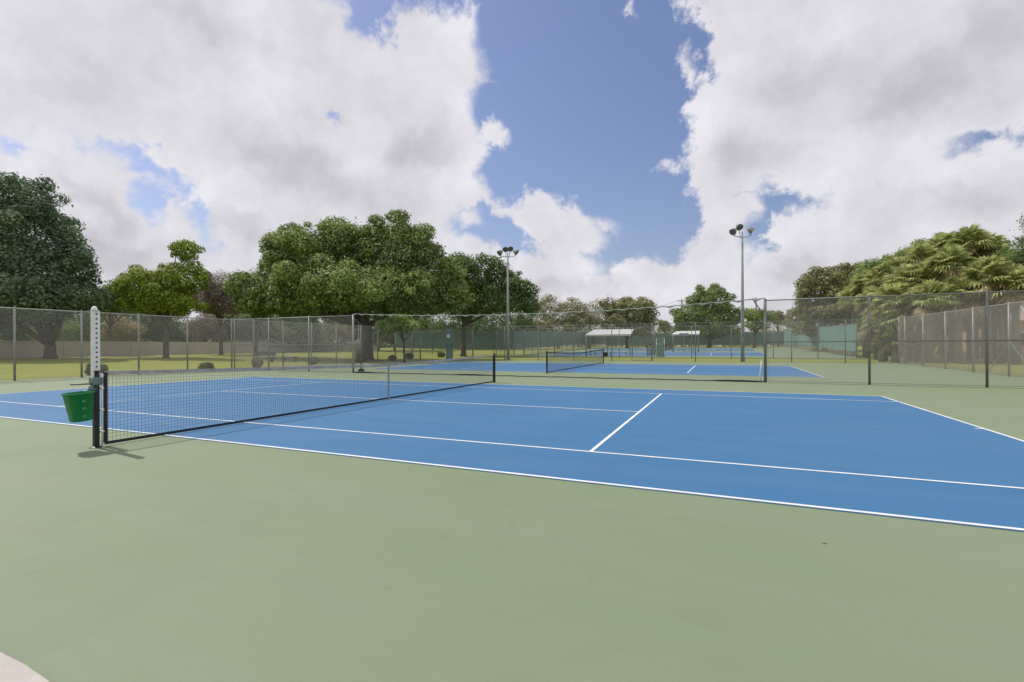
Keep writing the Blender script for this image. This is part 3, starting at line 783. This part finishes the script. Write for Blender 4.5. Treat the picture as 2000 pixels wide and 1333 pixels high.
tree('broadleaf_tree', 'low dark tree under the left side of the large spreading tree', 500, 52, [(500, 590, 45, 24), (560, 600, 60, 16)], 'deep', 8000, .2, 181, .8, None, .2, group=TG)
TB = 'trees beyond the far courts'
tree('broadleaf_tree', 'yellow-olive feathery tree right of the left floodlight pole', 1090, 92, [(1075, 605, 38, 28), (1115, 610, 36, 26), (1060, 625, 60, 16), (1120, 628, 60, 14), (1085, 640, 70, 16), (1055, 612, 26, 26), (1100, 622, 60, 28)], 'olive', 22000, .36, 19, .9, None, .25, group=TB, asp=.35)
tree('broadleaf_tree', 'grey-green low tree above the striped canopy', 1150, 95, [(1145, 612, 36, 24), (1168, 600, 12, 22), (1150, 626, 60, 16), (1150, 642, 60, 16), (1160, 620, 40, 28)], 'olive', 10000, .3, 20, 1.1, None, .25, group=TB, asp=.35)
tree('broadleaf_tree', 'rounded olive tree above the right end of the striped canopy', 1225, 90, [(1228, 606, 46, 30), (1192, 600, 14, 24), (1265, 620, 20, 20), (1225, 626, 58, 18), (1225, 644, 56, 18), (1230, 615, 50, 34)], 'olive', 18000, .36, 21, .9, None, .3, group=TB)
tree('broadleaf_tree', 'round-topped olive-green tree standing alone left of the right floodlight pole', 1385, 92, [(1385, 598, 46, 42), (1365, 612, 52, 30), (1425, 620, 36, 24), (1330, 625, 18, 16), (1380, 625, 75, 18), (1380, 642, 72, 18)], 'ficus', 28000, .38, 22, .9, None, .4, group=TB)
tree('broadleaf_tree', 'bright green bushy tree just right of the right floodlight pole', 1472, 80, [(1470, 616, 20, 16), (1498, 620, 16, 14), (1480, 636, 34, 14)], 'lime', 6000, .24, 23, .8, None, .2, group=TB)
tree('broadleaf_tree', 'small grey-green tree seen in the gap left of the round-topped tree', 1298, 125, [(1298, 637, 13, 12)], 'olive', 2500, .34, 24, .9, None, .2, group=TB)
tree('broadleaf_tree', 'small olive tree low between the bright bushy tree and the right hand trees', 1520, 100, [(1518, 625, 18, 13)], 'olive', 3000, .3, 25, .9, None, .2, group=TB)
tree('broadleaf_tree', 'wide olive tree at the left end of the right hand tree mass', 1610, 62, [(1590, 585, 44, 40), (1640, 565, 46, 44), (1620, 610, 75, 28), (1690, 565, 50, 55), (1625, 618, 85, 26), (1620, 640, 85, 24), (1665, 545, 45, 32), (1610, 560, 50, 36), (1700, 605, 55, 40)], 'olive', 46000, .30, 26, .75, None, .35, group=TB)
tree('broadleaf_tree', 'dense green tree filling in behind the fan palms', 1800, 50, [(1770, 560, 95, 60), (1860, 545, 80, 60), (1720, 590, 60, 45), (1930, 560, 60, 60), (1830, 600, 110, 45), (1740, 625, 60, 35), (1800, 515, 70, 42), (1725, 545, 60, 42), (1870, 500, 60, 36)], 'ficus', 60000, .28, 27, .75, 1840, .35, group=TB)
tree('broadleaf_tree', 'dark ragged tree at the right edge of the picture above the orange house', 2030, 34, [(2010, 520, 48, 52), (2060, 490, 70, 70), (1985, 560, 30, 25), (2000, 560, 40, 50)], 'deep', 15000, .2, 28, .9, 2060, .3, 8, group='trees near the right fence', asp=.35)


def palm(label, u, D, vhead, seed, nl=36, R=1.25, dead=.25, lean=0):
    x, y = at(u, D); z = tz(x, y) - .05; H = zv(vhead, D) - z; rng = np.random.default_rng(seed)
    t = thing('fan_palm', label, 'palm', (x, y, z), 'fan palms behind the right fence')
    b = MB(); hx, hy = lean, rng.uniform(-.3, .3)
    if H > 1.2: b.tube([(0, 0, -.1), (hx * .2, hy * .2, H * .35), (hx * .6, hy * .6, H * .7), (hx, hy, H)], [.24, .19, .18, .2], 12)
    else: b.tube([(0, 0, -.1), (hx, hy, H)], [.2, .2], 12)
    b.build('trunk', PBARK, t, True)
    for nm, mt, cnt, e0, e1 in (('crown', LF['palm'], nl, -.35, 1.4), ('dead_fronds', LF['dead'], int(nl * dead), -1.15, -.45)):
        Vs, Fs = [], []; o = 0
        for i in range(cnt):
            el = rng.uniform(e0, e1); az = rng.uniform(0, 2 * math.pi); d = np.array([math.cos(az) * math.cos(el), math.sin(az) * math.cos(el), math.sin(el)])
            pl = R * rng.uniform(.55, .95); c = np.array([hx, hy, H]) + d * pl + np.array([0, 0, -.12 * pl])
            side = np.cross(d, [0, 0, 1]); side /= np.linalg.norm(side) + 1e-6; nrm = np.cross(side, d)
            # petiole
            w = .02; p0 = np.array([hx, hy, H]); Vs += [p0 - side * w, p0 + side * w, c + side * w * .6, c - side * w * .6]; Fs.append((o, o + 1, o + 2, o + 3)); o += 4
            ns = 15; Rf = R * rng.uniform(.62, .85); droop = rng.uniform(.25, .6); roll = rng.normal(0, .4)
            s2 = side * math.cos(roll) + nrm * math.sin(roll)
            for k in range(ns):
                a = (k / (ns - 1) - .5) * 3.9; v = d * math.cos(a) + s2 * math.sin(a); pv = -d * math.sin(a) + s2 * math.cos(a)
                l = Rf * (1 - .18 * abs(a) / 2) * rng.uniform(.88, 1.06); m_ = c + v * l * .55 + nrm * .06; e = c + v * l + np.array([0, 0, -droop * l * .55]); w1, w0 = l * .075, l * .03
                Vs += [c - pv * w0, c + pv * w0, m_ + pv * w1, m_ - pv * w1, e + pv * .008, e - pv * .008]
                Fs += [(o, o + 1, o + 2, o + 3), (o + 3, o + 2, o + 4, o + 5)]; o += 6
        if cnt: npmesh(nm, np.array(Vs), Fs, mt, t)
    return t


PALMS = [('fan palm leftmost of the palms, over the end of the green screen', 1690, 46, 560, 0), ('fan palm second from the left in the palm group', 1722, 42, 548, 0),
         ('low fan palm with fronds touching the end of the green screen', 1722, 36, 632, 0), ('fan palm with a drooping tan skirt above the right chain link fence end', 1748, 36, 590, 0),
         ('fan palm with a mid height head left of the tallest palm', 1790, 40, 512, .3), ('tall fan palm forming the left shoulder of the palm crest', 1842, 42, 488, 0),
         ('tallest fan palm, its head highest in the palm group', 1898, 38, 478, 0), ('fan palm just below and left of the tallest palm', 1860, 36, 520, 0),
         ('fan palm below the crest in the centre of the palm group', 1815, 37, 545, 0), ('fan palm with yellow fronds just above the fence rail, right of centre', 1930, 32, 545, 0),
         ('fan palm on the right shoulder of the palm crest', 1945, 38, 510, 0), ('low fan palm behind the right fence, centre of the palm group', 1872, 33, 582, 0),
         ('low bushy fan palm just above the rail between two fence posts', 1815, 34, 590, 0), ('fan palm with orange-tan dead fronds in the middle of the crest', 1905, 39, 520, 0),
         ('knee high fan palm shoot beside the green screen corner', 1748, 35, 668, 0), ('fan palm rightmost in the group, next to the ragged dark tree', 1985, 31, 560, 0)]
PALMS += [('small headed fan palm between the green screen end and the leftmost palms', 1668, 48, 585, 0), ('fan palm peeping over the left slope of the palm group', 1755, 44, 530, 0),
          ('fan palm on the left slope just under the crest', 1815, 44, 500, 0), ('fan palm filling the slope under the left shoulder', 1775, 38, 552, 0), ('fan palm at the crest, immediately left of the tallest palm', 1872, 41, 492, 0),
          ('fan palm at the crest, immediately right of the tallest palm', 1922, 40, 488, 0), ('fan palm low in the middle, between the tallest palm and the rail', 1895, 36, 556, 0), ('fan palm low right, behind the rail under the right shoulder', 1955, 33, 575, 0),
          ('fan palm in the left middle with fronds overlapping the fence post', 1712, 40, 590, 0), ('fan palm near the right edge above the orange house', 1968, 36, 528, 0)]
for i, (lb, u, D, v, ln) in enumerate(PALMS): palm(lb, u, D, v, 100 + i, 58 if v < 600 else 34, 1.12 if v < 640 else .8, .45 if i in (3, 9, 13, 10) else .2, ln)


def bush(label, u, X, r, h, leaf, n, seed, group='round bushes along the left fence'):
    # on the line x = X seen in column u
    d = fwd * 1 + rgt * ((u - 1000) / F); k = (X - CX) / d.x; x, y = CX + d.x * k, CY + d.y * k; z = tz(x, y) - .04
    t = thing('round_bush', label, 'bush', (x, y, z), group)
    rng = random.Random(seed); B = [(0, 0, h * .45, r * .7, r * .7, h * .42)]
    for k in range(16): a = rng.uniform(0, 6.28); B.append((math.cos(a) * r * .45, math.sin(a) * r * .45, h * rng.uniform(.3, .72), r * rng.uniform(.2, .5), r * rng.uniform(.2, .5), h * rng.uniform(.18, .4)))
    npmesh('foliage', *shell(B, n, .07, seed, .1), LF[leaf], t)
    b = MB()
    for k in range(5): a = k * 1.3; b.tube([(0, 0, -.05), (math.cos(a) * r * .4, math.sin(a) * r * .4, h * .6)], [.03, .008], 6)
    b.build('stem', BARK, t); return t


bush('round clipped bush seen directly behind the white perforated upright', 187, -20.5, .52, .66, 'hedge', 5000, 31)
bush('low round bush by the left fence, right of the near net post', 402, -20.6, .50, .52, 'hedge', 4500, 32)
bush('round grey-green bush at the foot of the left corner fence post', 503, -20.7, .44, .66, 'brown', 4500, 33)
bush('small round dark green bush beside the middle divider post', 613, -20.7, .42, .62, 'hedge', 4500, 34)
bush('ragged brown-green bush between the divider end post and its brace post', 704, -20.8, .55, 1.0, 'tan', 4500, 35)
bush('low dark bush on the lawn under the small light green tree', 766, -21.0, .5, .5, 'hedge', 4000, 36)
bush('leafy low bush just right of the centre strap, beyond the left fence', 800, -21.4, .55, .7, 'deep', 4500, 37)
bush('dark low bush left of the narrow screened gate', 862, -21.5, .55, .6, 'hedge', 3500, 38)

# shrubs and small trees beyond the perimeter wall
SH = [('dark tree mass over the wall behind the huge dark tree', 60, 66, 130, 42, 'deep'), ('dark tree mass over the wall between the near post and the grey-brown tree', 270, 70, 130, 38, 'deep'), ('dark tree mass over the wall behind the left half of the large spreading tree', 520, 74, 130, 40, 'deep'), ('dark tree mass over the wall behind the thick trunk', 740, 80, 120, 40, 'deep'), ('dark tree mass beyond the screened fence, right of the wall end', 940, 90, 110, 38, 'deep'), 
      ('dark shrub mass over the wall at the far left edge', 20, 62, 40, 30, 'hedge'), ('green shrub with pale leaves over the wall, left of the near post', 95, 60, 48, 34, 'ficus'),
      ('pale yellow-green shrub right of the perforated upright, over the wall', 232, 62, 36, 32, 'tan'), ('dark hedge behind the trunk of the yellow-green tree', 300, 66, 50, 28, 'hedge'),
      ('grey-brown shrub over the wall below the grey-brown tree', 400, 66, 44, 26, 'brown'), ('dark green shrub over the wall below the big tree, left part', 470, 68, 46, 30, 'hedge'),
      ('pale dappled shrub over the wall near the dark backed bench', 530, 70, 40, 24, 'tan'), ('tall dark shrub over the wall near the middle divider post', 580, 76, 44, 26, 'hedge'),
      ('yellowish shrub over the wall left of the divider end post', 660, 78, 48, 26, 'tan'), ('light green shrub over the wall right of the thick trunk', 770, 82, 44, 24, 'ficus'),
      ('dark hedge clump at the right end of the wall', 845, 88, 48, 20, 'hedge'), ('dark hedge clump behind the screened fence, left part', 930, 92, 50, 26, 'hedge'), ('dark hedge clump behind the screened fence, right part', 1010, 96, 50, 26, 'hedge')]
for i, (lb, u, D, hw, hh, lf) in enumerate(SH):
    tree('shrub', lb, u, D, [(u, 640 if hw < 100 else 626, hw, hh + (8 if hw > 99 else 0)), (u + hw * .6, 650, hw * .6, hh * .7)], lf, 9000 if hw < 100 else 16000, .22 if hw < 100 else .34, 60 + i, .9, None, .12, 9, .6, 5, 'shrub', 'shrubs beyond the perimeter wall')
tree('shrub', 'dark clipped hedge beyond the right fence in front of the orange house', 1950, 41, [(1925, 672, 30, 9), (1975, 672, 34, 9)], 'hedge', 9000, .16, 90, .4, None, .08, 12, .5, 4, 'hedge')

for lb, u, D, v, hw, hh, lf, sd in (('low green shrub at the left foot of the palms beside the screen corner', 1732, 38, 668, 34, 30, 'ficus', 301), ('low olive shrub under the palms just behind the fence corner', 1790, 35, 672, 34, 26, 'tan', 302), ('hanging green thicket between the palms and the right fence', 1850, 36, 625, 80, 26, 'ficus', 303)):
    tree('shrub', lb, u, D, [(u, v, hw, hh), (u + hw * .5, v + hh * .3, hw * .6, hh * .6)], lf, 7000, .18, sd, .4, None, .06, 10, .6, 5, 'shrub', 'shrubs under the palms')

# distant wood closing the horizon
rng = np.random.default_rng(5); B = []
for k in range(300):
    a = R_(rng.uniform(-115, 75)) ; r = rng.uniform(165, 200); h = rng.uniform(2.2, 4.2)
    B.append((CX + math.sin(a) * r, CY + math.cos(a) * r, 1 + h * .6, 7, 7, h))
tag(npmesh('distant_wood', *shell(B, 60000, 1.1, 5, .1), LF['olive']), 'low distant wood along the horizon behind everything', 'wood', kind='stuff')

# ------------------------------------------------------------------ houses
GLASS = mat('window_glass', (.05, .06, .07), .1)


def house(label, u, D, w, dp, hw, hr, wm, rm, rz=0):
    x, y = at(u, D); z = tz(x, y) - .05; t = thing('house', label, 'house', (x, y, z), 'houses beyond the park', -YAW + rz)
    b = MB(); b.box(-w / 2, w / 2, 0, dp, 0, hw); b.build('wall', wm, t)
    e = .5; b = MB(); b.add([(-w / 2 - e, -e, hw), (w / 2 + e, -e, hw), (w / 2 + e, dp + e, hw), (-w / 2 - e, dp + e, hw), (-w / 2 + dp * .4, dp / 2, hw + hr), (w / 2 - dp * .4, dp / 2, hw + hr)],
                            [(0, 1, 5, 4), (1, 2, 5), (2, 3, 4, 5), (3, 0, 4), (3, 2, 1, 0)])
    b.box(-w / 2 - e, w / 2 + e, -e - .03, -e - .005, hw - .2, hw + .02); b.build('roof', rm, t)
    k = -w / 2 + 1.2
    i = 0
    while k < w / 2 - 1.6:
        if i == 2:
            b = MB(); b.bbox(k, k + 1, -.04, -.003, .05, 2.1, .008); dd = b.build('door', DOORM, t)
        else:
            b = MB(); b.box(k - .08, k + 1.28, -.05, -.003, .92, 2.18); f = b.build('window', WHITE, t)
            b = MB(); b.box(k, k + .57, -.06, -.052, 1.0, 2.1); b.box(k + .63, k + 1.2, -.06, -.052, 1.0, 2.1); b.build('pane', GLASS, f)
        k += 2.4; i += 1
    return t


DOORM = mat('door_paint', (.16, .10, .07), .5)
PINK = mat('pink_stucco', (.55, .40, .33), .9, (.48, .35, .29), 2); CREAM = mat('cream_stucco', (.62, .58, .52), .9, (.54, .50, .45), 2); ORNG = mat('orange_stucco', (.60, .36, .22), .9, (.54, .32, .2), 2)
TILE = mat('clay_tile', (.34, .18, .13), .8, (.26, .13, .10), 3, bump=.6, bscale=9); TILEG = mat('grey_tile', (.30, .28, .27), .8, (.23, .21, .2), 3, bump=.6, bscale=9)
house('pink house with clay roof beyond the wall at the far left', 30, 74, 15, 9, 2.9, 1.3, PINK, TILE)
house('cream house glimpsed beyond the wall under the yellow-green tree', 370, 84, 14, 9, 2.9, 1.6, CREAM, TILEG)
house('pale house glimpsed between the trunks near the benches', 600, 98, 18, 9, 3.2, 1.8, CREAM, TILE)
house('white fronted house showing bright right of the thick tree trunk', 850, 112, 12, 9, 3.4, 1.6, mat('white_stucco', (.75, .74, .72), .8), TILEG)
house('orange stucco house beyond the right fence at the picture edge', 2035, 52, 8, 8, 3.4, 1.4, ORNG, mat('pale_pink_tile', (.5, .36, .3), .8, (.42, .3, .25), 3))

# ------------------------------------------------------------------ utility poles and wires
WOODP = mat('pole_wood', (.10, .085, .075), .9, (.07, .06, .05), 5)


def upole(label, u, D, v):
    x, y = at(u, D); z = tz(x, y) - .05; H = zv(v, D) - z; t = thing('utility_pole', label, 'utility pole', (x, y, z), 'utility poles on the skyline', -YAW)
    b = MB(); b.tube([(0, 0, 0), (0, 0, H)], [.18, .12], 10); b.build('pole', WOODP, t, True)
    b = MB(); b.bbox(-1.1, 1.1, -.2, -.121, H - .5, H - .38, .01); b.build('crossarm', WOODP, t)
    b = MB()
    for k in (-1, -.5, .5, 1): b.lathe((k, -.16, H - .378), [(.05, 0), (.07, .05), (.04, .1), (.05, .15)], 8)
    b.build('insulator', GALVD, t)
    return Vector((x, y, z + H - .2))


a = upole('thin utility pole with crossarm left of the round-topped tree', 1332, 110, 586)
c = upole('thin utility pole showing right of the right floodlight pole', 1477, 112, 583)
e = upole('thin utility pole standing among the trees above the striped canopy', 1262, 112, 600)
t = thing('power_line', 'thin overhead cables strung between the skyline utility poles', 'cable', tuple(a))
b = MB()
for (p, q) in ((e, a), (a, c)):
    for off in (-1, 1):
        b.tube([p.lerp(q, k / 8) - a + rgt * off + Vector((0, 0, -.5 * (1 - (k / 4 - 1) ** 2) - .1)) for k in range(9)], .02, 5)
b.build('cable', BLACK, t)

# fallen leaf on the green surface
x, y = (lambda D: at(1608, D))(CH * F / (1064 - VC))
b = MB(); b.add([(-.018, 0, .002), (0, -.009, .006), (.022, .002, .003), (.002, .011, .009)], [(0, 1, 2, 3)])
o = b.build('fallen_leaf', LF['dead']); o.location = (x, y, .002); tag(o, 'tiny orange-brown dead leaf lying on the green surface in the right foreground', 'leaf')
md = o.modifiers.new('s', 'SOLIDIFY'); md.thickness = .001
